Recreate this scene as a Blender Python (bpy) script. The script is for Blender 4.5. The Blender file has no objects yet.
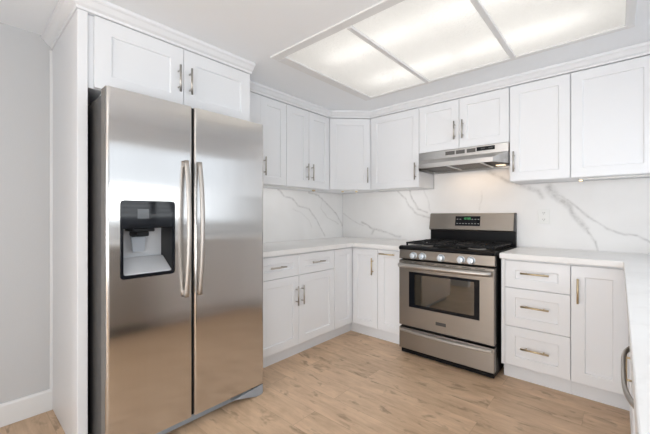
import bpy, bmesh, math, random
from mathutils import Vector, Matrix
random.seed(4)
PI = math.pi
SC = bpy.context.scene
COL = SC.collection

# ------------------------------------------------------------------ camera
F_PX, YAW, HOR = 331.34, math.radians(41.565), 215.03
cam_d = bpy.data.cameras.new('camera')
cam_d.sensor_width = 36.0
cam_d.sensor_fit = 'HORIZONTAL'
cam_d.lens = F_PX / 650 * 36.0
cam_d.shift_y = -(217 - HOR) / 650
cam_d.clip_start = 0.02
cam = bpy.data.objects.new('camera', cam_d)
COL.objects.link(cam)
cam.location = (2.5965, -3.2602, 1.1875)
cam.rotation_euler = (PI / 2, 0, YAW)
SC.camera = cam

# ------------------------------------------------------------------ world, lights, exposure
SC.view_settings.view_transform = 'Standard'
SC.view_settings.look = 'None'
SC.view_settings.gamma = 1
SC.view_settings.use_curve_mapping = False
SC.view_settings.exposure = 0.34
SC.cycles.use_denoising = True
SC.cycles.max_bounces = 10
SC.cycles.diffuse_bounces = 6
SC.cycles.glossy_bounces = 5
SC.cycles.sample_clamp_indirect = 6

world = bpy.data.worlds.new('daylight')
SC.world = world
world.use_nodes = True
wn = world.node_tree
wbg = wn.nodes['Background']
wbg.inputs['Color'].default_value = (0.86, 0.93, 1.0, 1)
wbg.inputs['Strength'].default_value = 1.3


def area(name, loc, rot, sx, sy, power, color=(1, 1, 1)):
    d = bpy.data.lights.new(name, 'AREA')
    d.shape = 'RECTANGLE'
    d.size, d.size_y = sx, sy
    d.energy = power
    d.color = color
    o = bpy.data.objects.new(name, d)
    COL.objects.link(o)
    o.location = loc
    o.rotation_euler = rot
    return o


# daylight through the window over the sink; the unseen patio and dining lamps are added fill;
# the up-tilted lamps at each opening are added to brighten the ceiling
LP = dict(sink=3.8, sink_up=10, patio=140, patio_up=30, dining=0.5, dining_up=32, panel=1.35, hood=0.55, world=0.95)
area('sink_window_daylight', (3.46, -1.65, 1.60), (0, PI / 2, 0), 0.95, 2.4, LP['sink'], (0.80, 0.89, 1.0))
area('sink_up_fill', (3.42, -2.1, 1.35), (0, PI / 2 + math.radians(42), 0), 0.5, 1.4, LP['sink_up'], (0.94, 0.98, 1.0))
area('patio_fill', (1.6, -10.66, 1.15), (PI / 2, 0, 0), 2.8, 2.0, LP['patio'], (0.97, 0.985, 1.0))
area('patio_up_fill', (1.6, -10.64, 0.45), (PI / 2 + math.radians(42), 0, 0), 2.8, 0.8, LP['patio_up'], (0.94, 0.985, 1.0))
area('dining_fill', (3.50, -4.55, 1.3), (0, PI / 2, 0), 1.6, 1.9, LP['dining'], (0.97, 0.985, 1.0))
area('dining_up_fill', (3.44, -4.55, 0.75), (0, PI / 2 + math.radians(42), 0), 0.8, 1.9, LP['dining_up'], (0.94, 0.985, 1.0))
wbg.inputs['Strength'].default_value = LP['world']
PANEL_EMIT = 0.19 * LP['panel']
TUBE_EMIT = 1.65 * LP['panel']


# ------------------------------------------------------------------ materials
def new_mat(name):
    m = bpy.data.materials.new(name)
    m.use_nodes = True
    return m, m.node_tree, m.node_tree.nodes['Principled BSDF']


def plain(name, color, rough=0.5, metal=0.0, spec=0.5, bump=0.0, bscale=60.0, vary=0.0):
    m, t, b = new_mat(name)
    b.inputs['Base Color'].default_value = (*color, 1)
    b.inputs['Roughness'].default_value = rough
    b.inputs['Metallic'].default_value = metal
    b.inputs['Specular IOR Level'].default_value = spec
    tc = t.nodes.new('ShaderNodeTexCoord')
    n = t.nodes.new('ShaderNodeTexNoise')
    n.inputs['Scale'].default_value = bscale
    n.inputs['Detail'].default_value = 3
    t.links.new(tc.outputs['Object'], n.inputs['Vector'])
    if vary > 0:
        mx = t.nodes.new('ShaderNodeMix')
        mx.data_type = 'RGBA'
        mx.inputs[6].default_value = (*[c * (1 - vary) for c in color], 1)
        mx.inputs[7].default_value = (*[min(1, c * (1 + vary)) for c in color], 1)
        t.links.new(n.outputs['Fac'], mx.inputs[0])
        t.links.new(mx.outputs[2], b.inputs['Base Color'])
    if bump > 0:
        bp = t.nodes.new('ShaderNodeBump')
        bp.inputs['Strength'].default_value = bump
        bp.inputs['Distance'].default_value = 0.002
        t.links.new(n.outputs['Fac'], bp.inputs['Height'])
        t.links.new(bp.outputs['Normal'], b.inputs['Normal'])
    return m


def steel(name, color, rough, aniso, tangent, stretch):
    """brushed stainless: anisotropic metal with streaks drawn out along the brushing"""
    m, t, b = new_mat(name)
    b.inputs['Metallic'].default_value = 1.0
    b.inputs['Anisotropic'].default_value = aniso
    cx = t.nodes.new('ShaderNodeCombineXYZ')
    for i in range(3):
        cx.inputs[i].default_value = tangent[i]
    t.links.new(cx.outputs[0], b.inputs['Tangent'])
    tc = t.nodes.new('ShaderNodeTexCoord')
    mp = t.nodes.new('ShaderNodeMapping')
    mp.inputs['Scale'].default_value = stretch
    t.links.new(tc.outputs['Object'], mp.inputs['Vector'])
    n = t.nodes.new('ShaderNodeTexNoise')
    n.inputs['Scale'].default_value = 6
    n.inputs['Detail'].default_value = 4
    t.links.new(mp.outputs['Vector'], n.inputs['Vector'])
    mx = t.nodes.new('ShaderNodeMix')
    mx.data_type = 'RGBA'
    mx.inputs[6].default_value = (*[c * 0.97 for c in color], 1)
    mx.inputs[7].default_value = (*[c * 1.02 for c in color], 1)
    t.links.new(n.outputs['Fac'], mx.inputs[0])
    t.links.new(mx.outputs[2], b.inputs['Base Color'])
    mr = t.nodes.new('ShaderNodeMapRange')
    mr.inputs['To Min'].default_value = rough * 0.96
    mr.inputs['To Max'].default_value = rough * 1.04
    t.links.new(n.outputs['Fac'], mr.inputs['Value'])
    t.links.new(mr.outputs['Result'], b.inputs['Roughness'])
    return m


def emit(name, color, strength):
    m, t, b = new_mat(name)
    b.inputs['Base Color'].default_value = (*color, 1)
    b.inputs['Emission Color'].default_value = (*color, 1)
    b.inputs['Emission Strength'].default_value = strength
    return m


M = {}
M['wall'] = plain('wall_paint', (0.60, 0.60, 0.605), 0.65, bump=0.12, bscale=120, vary=0.01)
M['ceiling'] = plain('ceiling_paint', (0.90, 0.92, 0.945), 0.8, bump=0.25, bscale=90, vary=0.01)
M['cabinet'] = plain('cabinet_lacquer', (0.835, 0.845, 0.865), 0.38, vary=0.006, bscale=8)
M['toe'] = plain('toe_kick_paint', (0.80, 0.82, 0.85), 0.45, vary=0.01, bscale=8)
M['dark'] = plain('dark_gap', (0.02, 0.02, 0.02), 0.6)
M['black'] = plain('black_enamel', (0.008, 0.008, 0.009), 0.35, spec=0.12, vary=0.1)
M['iron'] = plain('cast_iron', (0.012, 0.012, 0.013), 0.6, spec=0.25, bump=0.3, bscale=300)
M['blackplastic'] = plain('black_plastic', (0.008, 0.008, 0.009), 0.4, spec=0.2)
M['glossblack'] = plain('black_glass', (0.008, 0.009, 0.012), 0.06, spec=0.22)
M['fridgeside'] = plain('fridge_side_grey', (0.065, 0.062, 0.06), 0.45, vary=0.05, bscale=200)
M['dooredge'] = plain('door_edge_grey', (0.15, 0.14, 0.13), 0.45)
M['greyplastic'] = plain('grey_plastic', (0.33, 0.36, 0.40), 0.4)
M['lightgrey'] = plain('light_grey_plastic', (0.58, 0.59, 0.61), 0.35)
M['chrome'] = plain('chrome', (0.75, 0.76, 0.78), 0.18, metal=1)
M['knob'] = plain('knob_silver', (0.66, 0.71, 0.76), 0.38, metal=0.85)
M['nickel'] = plain('brushed_nickel', (0.50, 0.47, 0.43), 0.32, metal=1)
M['brass'] = plain('champagne_brass', (0.62, 0.50, 0.33), 0.30, metal=1)
M['white'] = plain('white_plastic', (0.82, 0.82, 0.80), 0.4)
M['trimwhite'] = plain('trim_white', (0.80, 0.80, 0.80), 0.4)
M['steel_fridge'] = steel('brushed_steel_fridge', (0.63, 0.61, 0.59), 0.15, 0.95, (0, 1, 0), (14, 14, 0.2))
M['steel_range'] = steel('brushed_steel_range', (0.335, 0.302, 0.268), 0.40, 0.6, (0, 0, 1), (0.35, 14, 14))
M['steel_hood'] = steel('brushed_steel_hood', (0.60, 0.59, 0.58), 0.30, 0.5, (0, 0, 1), (0.35, 14, 14))
M['handle_steel'] = plain('handle_steel', (0.50, 0.475, 0.45), 0.46, metal=1)
M['digits'] = emit('green_digits', (0.12, 0.55, 0.2), 0.25)
M['tube'] = emit('fluorescent_tube', (1.0, 0.99, 0.97), TUBE_EMIT)
M['lampwarm'] = emit('hood_lamp_glow', (1.0, 0.80, 0.58), 0.9)
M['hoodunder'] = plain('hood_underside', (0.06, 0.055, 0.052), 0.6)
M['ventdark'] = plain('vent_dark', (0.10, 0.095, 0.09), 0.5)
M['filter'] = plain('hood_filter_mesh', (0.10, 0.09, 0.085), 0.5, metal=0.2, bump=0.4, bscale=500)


def diffuser_mat():
    m, t, b = new_mat('prismatic_diffuser')
    out = t.nodes['Material Output']
    t.nodes.remove(b)
    tc = t.nodes.new('ShaderNodeTexCoord')
    v = t.nodes.new('ShaderNodeTexVoronoi')
    v.inputs['Scale'].default_value = 70
    t.links.new(tc.outputs['Object'], v.inputs['Vector'])
    bp = t.nodes.new('ShaderNodeBump')
    bp.inputs['Strength'].default_value = 0.6
    bp.inputs['Distance'].default_value = 0.004
    t.links.new(v.outputs['Distance'], bp.inputs['Height'])
    tr = t.nodes.new('ShaderNodeBsdfTranslucent')
    tr.inputs['Color'].default_value = (0.9, 0.895, 0.885, 1)
    t.links.new(bp.outputs['Normal'], tr.inputs['Normal'])
    em = t.nodes.new('ShaderNodeEmission')
    em.inputs['Color'].default_value = (1.0, 0.985, 0.965, 1)
    em.inputs['Strength'].default_value = PANEL_EMIT * 0.55
    ad = t.nodes.new('ShaderNodeAddShader')
    t.links.new(tr.outputs[0], ad.inputs[0])
    t.links.new(em.outputs[0], ad.inputs[1])
    t.links.new(ad.outputs[0], out.inputs['Surface'])
    return m


M['diffuser'] = diffuser_mat()


def floor_mat():
    m, t, b = new_mat('oak_plank_floor')
    L = t.links.new
    tc = t.nodes.new('ShaderNodeTexCoord')
    br = t.nodes.new('ShaderNodeTexBrick')
    br.offset = 0.37
    br.inputs['Scale'].default_value = 1.0
    br.inputs['Brick Width'].default_value = 1.22
    br.inputs['Row Height'].default_value = 0.18
    br.inputs['Mortar Size'].default_value = 0.0011
    br.inputs['Mortar Smooth'].default_value = 0.3
    br.inputs['Bias'].default_value = 0.0
    br.inputs['Color1'].default_value = (0.0, 0.0, 0.0, 1)
    br.inputs['Color2'].default_value = (1.0, 1.0, 1.0, 1)
    br.inputs['Mortar'].default_value = (0.5, 0.5, 0.5, 1)
    L(tc.outputs['Object'], br.inputs['Vector'])
    # each board shifts the grain along itself
    off = t.nodes.new('ShaderNodeVectorMath')
    off.operation = 'SCALE'
    off.inputs['Scale'].default_value = 7.0
    L(br.outputs['Color'], off.inputs[0])
    add = t.nodes.new('ShaderNodeVectorMath')
    add.operation = 'ADD'
    L(tc.outputs['Object'], add.inputs[0])
    L(off.outputs[0], add.inputs[1])

    def noise(scale3, scale, detail=4, rough=0.55, dist=0.0):
        mp = t.nodes.new('ShaderNodeMapping')
        mp.inputs['Scale'].default_value = scale3
        L(add.outputs[0], mp.inputs['Vector'])
        n = t.nodes.new('ShaderNodeTexNoise')
        n.inputs['Scale'].default_value = scale
        n.inputs['Detail'].default_value = detail
        n.inputs['Roughness'].default_value = rough
        n.inputs['Distortion'].default_value = dist
        L(mp.outputs[0], n.inputs['Vector'])
        return n

    grain = noise((0.9, 7, 1), 5, 6, 0.66, 0.5)
    blot = noise((1.0, 2.4, 1), 3.2, 4, 0.6, 0.6)
    knot = noise((3.0, 6.5, 1), 2.1, 3, 0.6, 0.5)

    ramp = t.nodes.new('ShaderNodeValToRGB')
    ramp.color_ramp.elements[0].position = 0.33
    ramp.color_ramp.elements[0].color = (0.55, 0.375, 0.24, 1)
    ramp.color_ramp.elements[1].position = 0.66
    ramp.color_ramp.elements[1].color = (0.82, 0.60, 0.415, 1)
    mixf = t.nodes.new('ShaderNodeMath')
    mixf.operation = 'MULTIPLY_ADD'
    mixf.inputs[1].default_value = 0.45
    L(grain.outputs['Fac'], mixf.inputs[0])
    b2 = t.nodes.new('ShaderNodeMath')
    b2.operation = 'MULTIPLY'
    b2.inputs[1].default_value = 0.55
    L(blot.outputs['Fac'], b2.inputs[0])
    L(b2.outputs[0], mixf.inputs[2])
    L(mixf.outputs[0], ramp.inputs['Fac'])
    # board to board tint
    tint = t.nodes.new('ShaderNodeMix')
    tint.data_type = 'RGBA'
    tint.blend_type = 'MULTIPLY'
    tint.inputs[0].default_value = 1.0
    tr = t.nodes.new('ShaderNodeValToRGB')
    tr.color_ramp.elements[0].color = (0.92, 0.91, 0.89, 1)
    tr.color_ramp.elements[1].color = (1.05, 1.05, 1.05, 1)
    L(br.outputs['Color'], tr.inputs['Fac'])
    L(ramp.outputs['Color'], tint.inputs[6])
    L(tr.outputs['Color'], tint.inputs[7])
    # knots
    kr = t.nodes.new('ShaderNodeValToRGB')
    kr.color_ramp.elements[0].position = 0.565
    kr.color_ramp.elements[0].color = (0, 0, 0, 1)
    kr.color_ramp.elements[1].position = 0.70
    kr.color_ramp.elements[1].color = (0.7, 0.7, 0.7, 1)
    L(knot.outputs['Fac'], kr.inputs['Fac'])
    km = t.nodes.new('ShaderNodeMix')
    km.data_type = 'RGBA'
    L(kr.outputs['Color'], km.inputs[0])
    L(tint.outputs[2], km.inputs[6])
    km.inputs[7].default_value = (0.30, 0.195, 0.115, 1)
    # joints
    jm = t.nodes.new('ShaderNodeMix')
    jm.data_type = 'RGBA'
    jf = t.nodes.new('ShaderNodeMath')
    jf.operation = 'MULTIPLY'
    jf.inputs[1].default_value = 0.4
    L(br.outputs['Fac'], jf.inputs[0])
    L(jf.outputs[0], jm.inputs[0])
    L(km.outputs[2], jm.inputs[6])
    jm.inputs[7].default_value = (0.20, 0.13, 0.08, 1)
    L(jm.outputs[2], b.inputs['Base Color'])
    b.inputs['Roughness'].default_value = 0.42
    b.inputs['Specular IOR Level'].default_value = 0.4
    bp = t.nodes.new('ShaderNodeBump')
    bp.inputs['Strength'].default_value = 0.15
    bp.inputs['Distance'].default_value = 0.002
    L(grain.outputs['Fac'], bp.inputs['Height'])
    L(bp.outputs['Normal'], b.inputs['Normal'])
    return m


M['floor'] = floor_mat()


def quartz_mat(name, attr):
    m, t, b = new_mat(name)
    L = t.links.new
    tc = t.nodes.new('ShaderNodeTexCoord')
    n = t.nodes.new('ShaderNodeTexNoise')
    n.inputs['Scale'].default_value = 2.2
    n.inputs['Detail'].default_value = 6
    n.inputs['Distortion'].default_value = 0.8
    L(tc.outputs['Object'], n.inputs['Vector'])
    r = t.nodes.new('ShaderNodeValToRGB')
    r.color_ramp.elements[0].position = 0.35
    r.color_ramp.elements[0].color = (0.83, 0.82, 0.81, 1)
    r.color_ramp.elements[1].position = 0.62
    r.color_ramp.elements[1].color = (0.87, 0.863, 0.855, 1)
    L(n.outputs['Fac'], r.inputs['Fac'])
    col = r.outputs['Color']
    if attr:
        a = t.nodes.new('ShaderNodeAttribute')
        a.attribute_name = 'vein'
        fine = t.nodes.new('ShaderNodeTexNoise')
        fine.inputs['Scale'].default_value = 38
        fine.inputs['Detail'].default_value = 5
        L(tc.outputs['Object'], fine.inputs['Vector'])
        fr = t.nodes.new('ShaderNodeMapRange')
        fr.inputs['From Min'].default_value = 0.3
        fr.inputs['From Max'].default_value = 0.65
        fr.inputs['To Min'].default_value = 0.35
        fr.inputs['To Max'].default_value = 1.0
        L(fine.outputs['Fac'], fr.inputs['Value'])
        mu = t.nodes.new('ShaderNodeMath')
        mu.operation = 'MULTIPLY'
        L(a.outputs['Fac'], mu.inputs[0])
        L(fr.outputs['Result'], mu.inputs[1])
        fac = mu.outputs[0]
    else:
        w = t.nodes.new('ShaderNodeTexNoise')
        w.inputs['Scale'].default_value = 1.3
        w.inputs['Detail'].default_value = 5
        w.inputs['Distortion'].default_value = 1.4
        L(tc.outputs['Object'], w.inputs['Vector'])
        s = t.nodes.new('ShaderNodeMath')
        s.operation = 'SUBTRACT'
        s.inputs[1].default_value = 0.5
        L(w.outputs['Fac'], s.inputs[0])
        ab = t.nodes.new('ShaderNodeMath')
        ab.operation = 'ABSOLUTE'
        L(s.outputs[0], ab.inputs[0])
        mr = t.nodes.new('ShaderNodeMapRange')
        mr.inputs['From Min'].default_value = 0.0
        mr.inputs['From Max'].default_value = 0.012
        mr.inputs['To Min'].default_value = 0.08
        mr.inputs['To Max'].default_value = 0.0
        L(ab.outputs[0], mr.inputs['Value'])
        fac = mr.outputs['Result']
    mx = t.nodes.new('ShaderNodeMix')
    mx.data_type = 'RGBA'
    L(fac, mx.inputs[0])
    L(col, mx.inputs[6])
    mx.inputs[7].default_value = (0.36, 0.35, 0.34, 1)
    L(mx.outputs[2], b.inputs['Base Color'])
    b.inputs['Roughness'].default_value = 0.5 if attr else 0.35
    b.inputs['Specular IOR Level'].default_value = 0.15 if attr else 0.35
    return m


M['quartz'] = quartz_mat('white_quartz_counter', False)
M['quartz_vein'] = quartz_mat('veined_quartz_slab', True)


def oven_glass():
    m, t, b = new_mat('oven_window_glass')
    b.inputs['Base Color'].default_value = (0.035, 0.03, 0.022, 1)
    b.inputs['Roughness'].default_value = 0.05
    b.inputs['Specular IOR Level'].default_value = 1.0
    b.inputs['Coat Weight'].default_value = 1.0
    b.inputs['Coat IOR'].default_value = 1.8
    return m


M['ovenglass'] = oven_glass()


# ------------------------------------------------------------------ mesh helpers
class MB:
    def __init__(self):
        self.bm = bmesh.new()

    def _merge(self, src):
        me = bpy.data.meshes.new('tmp')
        src.to_mesh(me)
        src.free()
        self.bm.from_mesh(me)
        bpy.data.meshes.remove(me)
        return self

    def box(self, x0, x1, y0, y1, z0, z1, bev=0.0, seg=1, smooth=False):
        b = bmesh.new()
        bmesh.ops.create_cube(b, size=1)
        for v in b.verts:
            v.co = Vector(((x0 + x1) / 2 + v.co.x * (x1 - x0), (y0 + y1) / 2 + v.co.y * (y1 - y0),
                           (z0 + z1) / 2 + v.co.z * (z1 - z0)))
        if bev > 0:
            bmesh.ops.bevel(b, geom=b.edges[:], offset=bev, segments=seg, affect='EDGES', profile=0.5)
        return self._merge(b)

    def prism(self, pts, axis, a, c, bev=0.0):
        """polygon pts in the two other axes, extruded along axis from a to c"""
        b = bmesh.new()

        def co(p, q):
            if axis == 'x':
                return (q, p[0], p[1])
            if axis == 'y':
                return (p[0], q, p[1])
            return (p[0], p[1], q)
        lo = [b.verts.new(co(p, a)) for p in pts]
        hi = [b.verts.new(co(p, c)) for p in pts]
        n = len(pts)
        for i in range(n):
            b.faces.new((lo[i], lo[(i + 1) % n], hi[(i + 1) % n], hi[i]))
        b.faces.new(lo[::-1])
        b.faces.new(hi)
        bmesh.ops.recalc_face_normals(b, faces=b.faces[:])
        if bev > 0:
            bmesh.ops.bevel(b, geom=b.edges[:], offset=bev, segments=2, affect='EDGES', profile=0.5)
        return self._merge(b)

    def loops(self, rings, cap0=True, cap1=True, smooth=False):
        b = bmesh.new()
        vs = [[b.verts.new(p) for p in r] for r in rings]
        n = len(rings[0])
        for k in range(len(vs) - 1):
            for i in range(n):
                f = b.faces.new((vs[k][i], vs[k][(i + 1) % n], vs[k + 1][(i + 1) % n], vs[k + 1][i]))
                f.smooth = smooth
        if cap0:
            b.faces.new(vs[0][::-1])
        if cap1:
            b.faces.new(vs[-1])
        bmesh.ops.recalc_face_normals(b, faces=b.faces[:])
        return self._merge(b)

    def tube(self, pts, r, n=12, flat=1.0):
        pts = [Vector(p) for p in pts]
        rings = []
        for i, p in enumerate(pts):
            d = (pts[min(i + 1, len(pts) - 1)] - pts[max(i - 1, 0)]).normalized()
            up = Vector((0, 0, 1)) if abs(d.z) < 0.9 else Vector((1, 0, 0))
            s = d.cross(up).normalized()
            u = s.cross(d).normalized()
            rr = r[i] if isinstance(r, (list, tuple)) else r
            rings.append([p + s * (math.cos(2 * PI * k / n) * rr) + u * (math.sin(2 * PI * k / n) * rr * flat)
                          for k in range(n)])
        return self.loops(rings, smooth=True)

    def lathe(self, c, axis, prof, n=24):
        """prof: list of (radius, offset along axis)"""
        c = Vector(c)
        ax = Vector(axis).normalized()
        up = Vector((0, 0, 1)) if abs(ax.z) < 0.9 else Vector((1, 0, 0))
        s = ax.cross(up).normalized()
        u = s.cross(ax)
        rings = [[c + ax * o + s * (math.cos(2 * PI * k / n) * r) + u * (math.sin(2 * PI * k / n) * r)
                  for k in range(n)] for r, o in prof]
        return self.loops(rings, smooth=False)

    def build(self, name, mat, parent=None, kind=None):
        me = bpy.data.meshes.new(name)
        self.bm.to_mesh(me)
        self.bm.free()
        me.materials.append(mat)
        o = bpy.data.objects.new(name, me)
        COL.objects.link(o)
        if parent is not None:
            o.parent = parent
        if kind:
            o['kind'] = kind
        return o


def tag(o, label, cat, group=None):
    o['label'] = label
    o['category'] = cat
    if group:
        o['group'] = group
    return o


def thing(name, label, cat, loc=(0, 0, 0), rotz=0.0, group=None):
    o = bpy.data.objects.new(name, None)
    COL.objects.link(o)
    o.empty_display_size = 0.1
    o.location = loc
    o.rotation_euler = (0, 0, rotz)
    return tag(o, label, cat, group)


def cut(o, boxes):
    """take box shaped openings out of a mesh object"""
    for bx in boxes:
        c = MB().box(*bx).build('cutter', M['dark'])
        if o.parent:
            c.parent = o.parent
        md = o.modifiers.new('b', 'BOOLEAN')
        md.operation = 'DIFFERENCE'
        md.object = c
        md.solver = 'EXACT'
        bpy.context.view_layer.update()
        dg = bpy.context.evaluated_depsgraph_get()
        me = bpy.data.meshes.new_from_object(o.evaluated_get(dg))
        o.modifiers.clear()
        old = o.data
        o.data = me
        bpy.data.meshes.remove(old)
        bpy.data.objects.remove(c)


def sweep(mb, path, prof):
    """mitred run of a moulding: prof = (outward, z), outward is to the right of travel"""
    P = [Vector(p) for p in path]
    rings = []
    for i, p in enumerate(P):
        ns = []
        for a, b in ((i - 1, i), (i, i + 1)):
            if 0 <= a and b < len(P):
                d = (P[b] - P[a]).normalized()
                ns.append(Vector((d.y, -d.x)))
        if len(ns) == 1:
            off = ns[0]
        else:
            h = (ns[0] + ns[1]).normalized()
            off = h / h.dot(ns[0])
        rings.append([(p.x + off.x * o, p.y + off.y * o, z) for o, z in prof])
    mb.loops(rings)
    return mb


CEIL = 2.268
# ------------------------------------------------------------------ the room
XR, YF = 3.25, -10.5
MB().box(-0.15, XR + 0.15, YF - 0.15, 0.15, -0.10, 0).build('floor', M['floor'], kind='structure')
LX0, LX1, LY0, LY1 = 0.90, 2.625, -1.76, -0.72          # opening of the light box
c = MB()
c.box(-0.15, LX0, YF - 0.15, 0.15, CEIL, CEIL + 0.25)
c.box(LX1, XR + 0.15, YF - 0.15, 0.15, CEIL, CEIL + 0.25)
c.box(LX0, LX1, YF - 0.15, LY0, CEIL, CEIL + 0.25)
c.box(LX0, LX1, LY1, 0.15, CEIL, CEIL + 0.25)
c.build('ceiling', M['ceiling'], kind='structure')
MB().box(-0.15, 0, YF, 0.15, 0, CEIL).build('wall_left', M['wall'], kind='structure')
MB().box(0, XR, 0, 0.15, 0, CEIL).build('wall_back', M['wall'], kind='structure')
w = MB()
for y0, y1, z0, z1 in ((YF, 0.15, 0, 0.25), (YF, 0.15, 2.05, CEIL), (-0.38, 0.15, 0.25, 2.05),
                       (-3.5, -2.90, 0.25, 2.05), (YF, -5.6, 0.25, 2.05), (-2.90, -0.38, 0.25, 1.03)):
    w.box(XR, XR + 0.15, y0, y1, z0, z1)
w.build('wall_right', M['ceiling'], kind='structure')
w = MB()
w.box(0, 0.15, YF - 0.15, YF, 0, CEIL)
w.box(3.05, XR, YF - 0.15, YF, 0, CEIL)
w.box(0.15, 3.05, YF - 0.15, YF, 2.15, CEIL)
w.build('wall_front', M['wall'], kind='structure')
w = MB()
for y0, y1, z0, z1 in ((-2.90, -2.85, 1.03, 2.05), (-0.43, -0.38, 1.03, 2.05), (-1.67, -1.61, 1.08, 2.0),
                       (-2.90, -0.38, 2.0, 2.05), (-2.90, -0.38, 1.03, 1.08)):
    w.box(XR + 0.03, XR + 0.09, y0, y1, z0, z1)
wf = w.build('window_1', M['trimwhite'], kind='structure')
w = MB()
for k in range(18):
    z = 1.12 + k * 0.05
    w.prism([(XR + 0.005, z - 0.006), (XR + 0.030, z + 0.006), (XR + 0.030, z + 0.008), (XR + 0.005, z - 0.004)],
            'y', -2.84, -0.44)
w.build('blind_slats', plain('blind_grey', (0.5, 0.52, 0.55), 0.6), wf, kind='structure')
w = MB()
for x0, x1, z0, z1 in ((0.15, 0.21, 0, 2.15), (2.99, 3.05, 0, 2.15), (1.57, 1.63, 0.06, 2.09), (0.21, 2.99, 2.09, 2.15),
                       (0.21, 2.99, 0, 0.06)):
    w.box(x0, x1, YF - 0.10, YF - 0.04, z0, z1)
w.build('door_1', M['trimwhite'], kind='structure')
w = MB()
for y0, y1, z0, z1 in ((-5.6, -5.54, 0.25, 2.05), (-3.56, -3.5, 0.25, 2.05), (-4.58, -4.52, 0.31, 1.99),
                       (-5.54, -3.56, 1.99, 2.05), (-5.54, -3.56, 0.25, 0.31)):
    w.box(XR + 0.03, XR + 0.09, y0, y1, z0, z1)
w.build('window_2', M['trimwhite'], kind='structure')
MB().box(0.0005, 0.75, -3.86, -3.75, 0, CEIL).build('light_block_wall', M['wall'], kind='structure')  # unseen wall added to keep patio light off the left side
# baseboard on the left wall in front of the tall panel
b = MB()
b.prism([(0.0, 0.001), (0.014, 0.001), (0.014, 0.115), (0.008, 0.128), (0.0, 0.128)], 'y', -3.749, -2.851)
b.build('baseboard_left', M['trimwhite'], kind='structure')
b = MB()
b.prism([(0.0, 0.129), (0.0, 2.19), (0.008, 2.19), (0.008, 0.129)], 'y', -2.863, -2.850)
b.build('trim_3', M['trimwhite'], kind='structure')

# crown mouldings
CROWN = [(-0.03, 2.203), (0.006, 2.203), (0.010, 2.214), (0.024, 2.222), (0.040, 2.243), (0.048, 2.247),
         (0.052, 2.252), (0.052, CEIL - 0.001), (-0.03, CEIL - 0.001)]
sweep(MB(), [(0.337, -1.815), (0.337, -0.645), (0.645, -0.337), (XR - 0.001, -0.337)], CROWN).build(
    'trim_1', M['cabinet'], kind='structure')
sweep(MB(), [(0.001, -2.850), (0.612, -2.850), (0.612, -1.826)], CROWN).build(
    'trim_2', M['cabinet'], kind='structure')

# ------------------------------------------------------------------ backsplash with veins
# vein polylines in metres along each wall: (points, half width, strength)
BACK_VEINS = [
    ([(0.033, 1.2), (0.196, 1.109), (0.335, 1.057)], 0.005, 0.35),
    ([(0.306, 1.104), (0.461, 1.025), (0.621, 0.996), (0.822, 0.948)], 0.007, 0.6),
    ([(0.475, 1.026), (0.447, 0.967)], 0.01, 0.5),
    ([(0.779, 1.451), (0.87, 1.378), (0.917, 1.287), (1.015, 1.198), (1.141, 1.152)], 0.006, 0.55),
    ([(0.929, 1.455), (0.975, 1.331), (1.015, 1.256), (1.119, 1.213)], 0.006, 0.55),
    ([(1.091, 1.457), (1.157, 1.229)], 0.004, 0.3),
    ([(1.652, 1.405), (1.635, 1.243)], 0.004, 0.25),
    ([(1.704, 1.598), (1.859, 1.496), (1.975, 1.437), (2.085, 1.401), (2.12, 1.337)], 0.012, 0.45),
    ([(2.169, 1.417), (2.229, 1.325), (2.301, 1.259)], 0.017, 0.62),
    ([(2.301, 1.259), (2.345, 1.172), (2.407, 1.08)], 0.012, 0.6),
    ([(2.407, 1.08), (2.467, 0.987), (2.479, 0.915)], 0.005, 0.6),
    ([(2.229, 1.357), (2.285, 1.31), (2.376, 1.231), (2.452, 1.146), (2.525, 1.091), (2.619, 1.049), (2.699, 1.043), (2.76, 1.002), (2.829, 0.975)], 0.0045, 0.6),
]
LEFT_VEINS = [
    ([(-1.064, 1.441), (-0.991, 1.391), (-0.876, 1.359), (-0.784, 1.288), (-0.614, 1.255), (-0.525, 1.165), (-0.346, 0.941)], 0.006, 0.55),
    ([(-0.614, 1.444), (-0.455, 1.415), (-0.363, 1.346), (-0.209, 1.248), (-0.105, 1.163), (-0.026, 1.063)], 0.006, 0.6),
    ([(-0.398, 1.362), (-0.416, 1.269), (-0.31, 1.164), (-0.105, 1.077)], 0.004, 0.4),
    ([(-0.857, 1.251), (-0.754, 1.22), (-0.63, 1.143), (-0.566, 1.042)], 0.004, 0.3),
]


def vein_value(p, veins):
    best = 0.0
    for pts, hw, st in veins:
        for k in range(len(pts) - 1):
            ax, az = pts[k]
            bx, bz = pts[k + 1]
            dx, dz = bx - ax, bz - az
            l2 = dx * dx + dz * dz
            u = max(0, min(1, ((p[0] - ax) * dx + (p[1] - az) * dz) / l2))
            d = math.hypot(p[0] - ax - u * dx, p[1] - az - u * dz)
            if d < hw * 3:
                t = d / hw
                v = st * (1.0 if t < 0.35 else max(0.0, 1 - (t - 0.35) / 2.2)) ** 1.3
                best = max(best, v)
    return best


from mathutils import noise as mnoise


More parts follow.
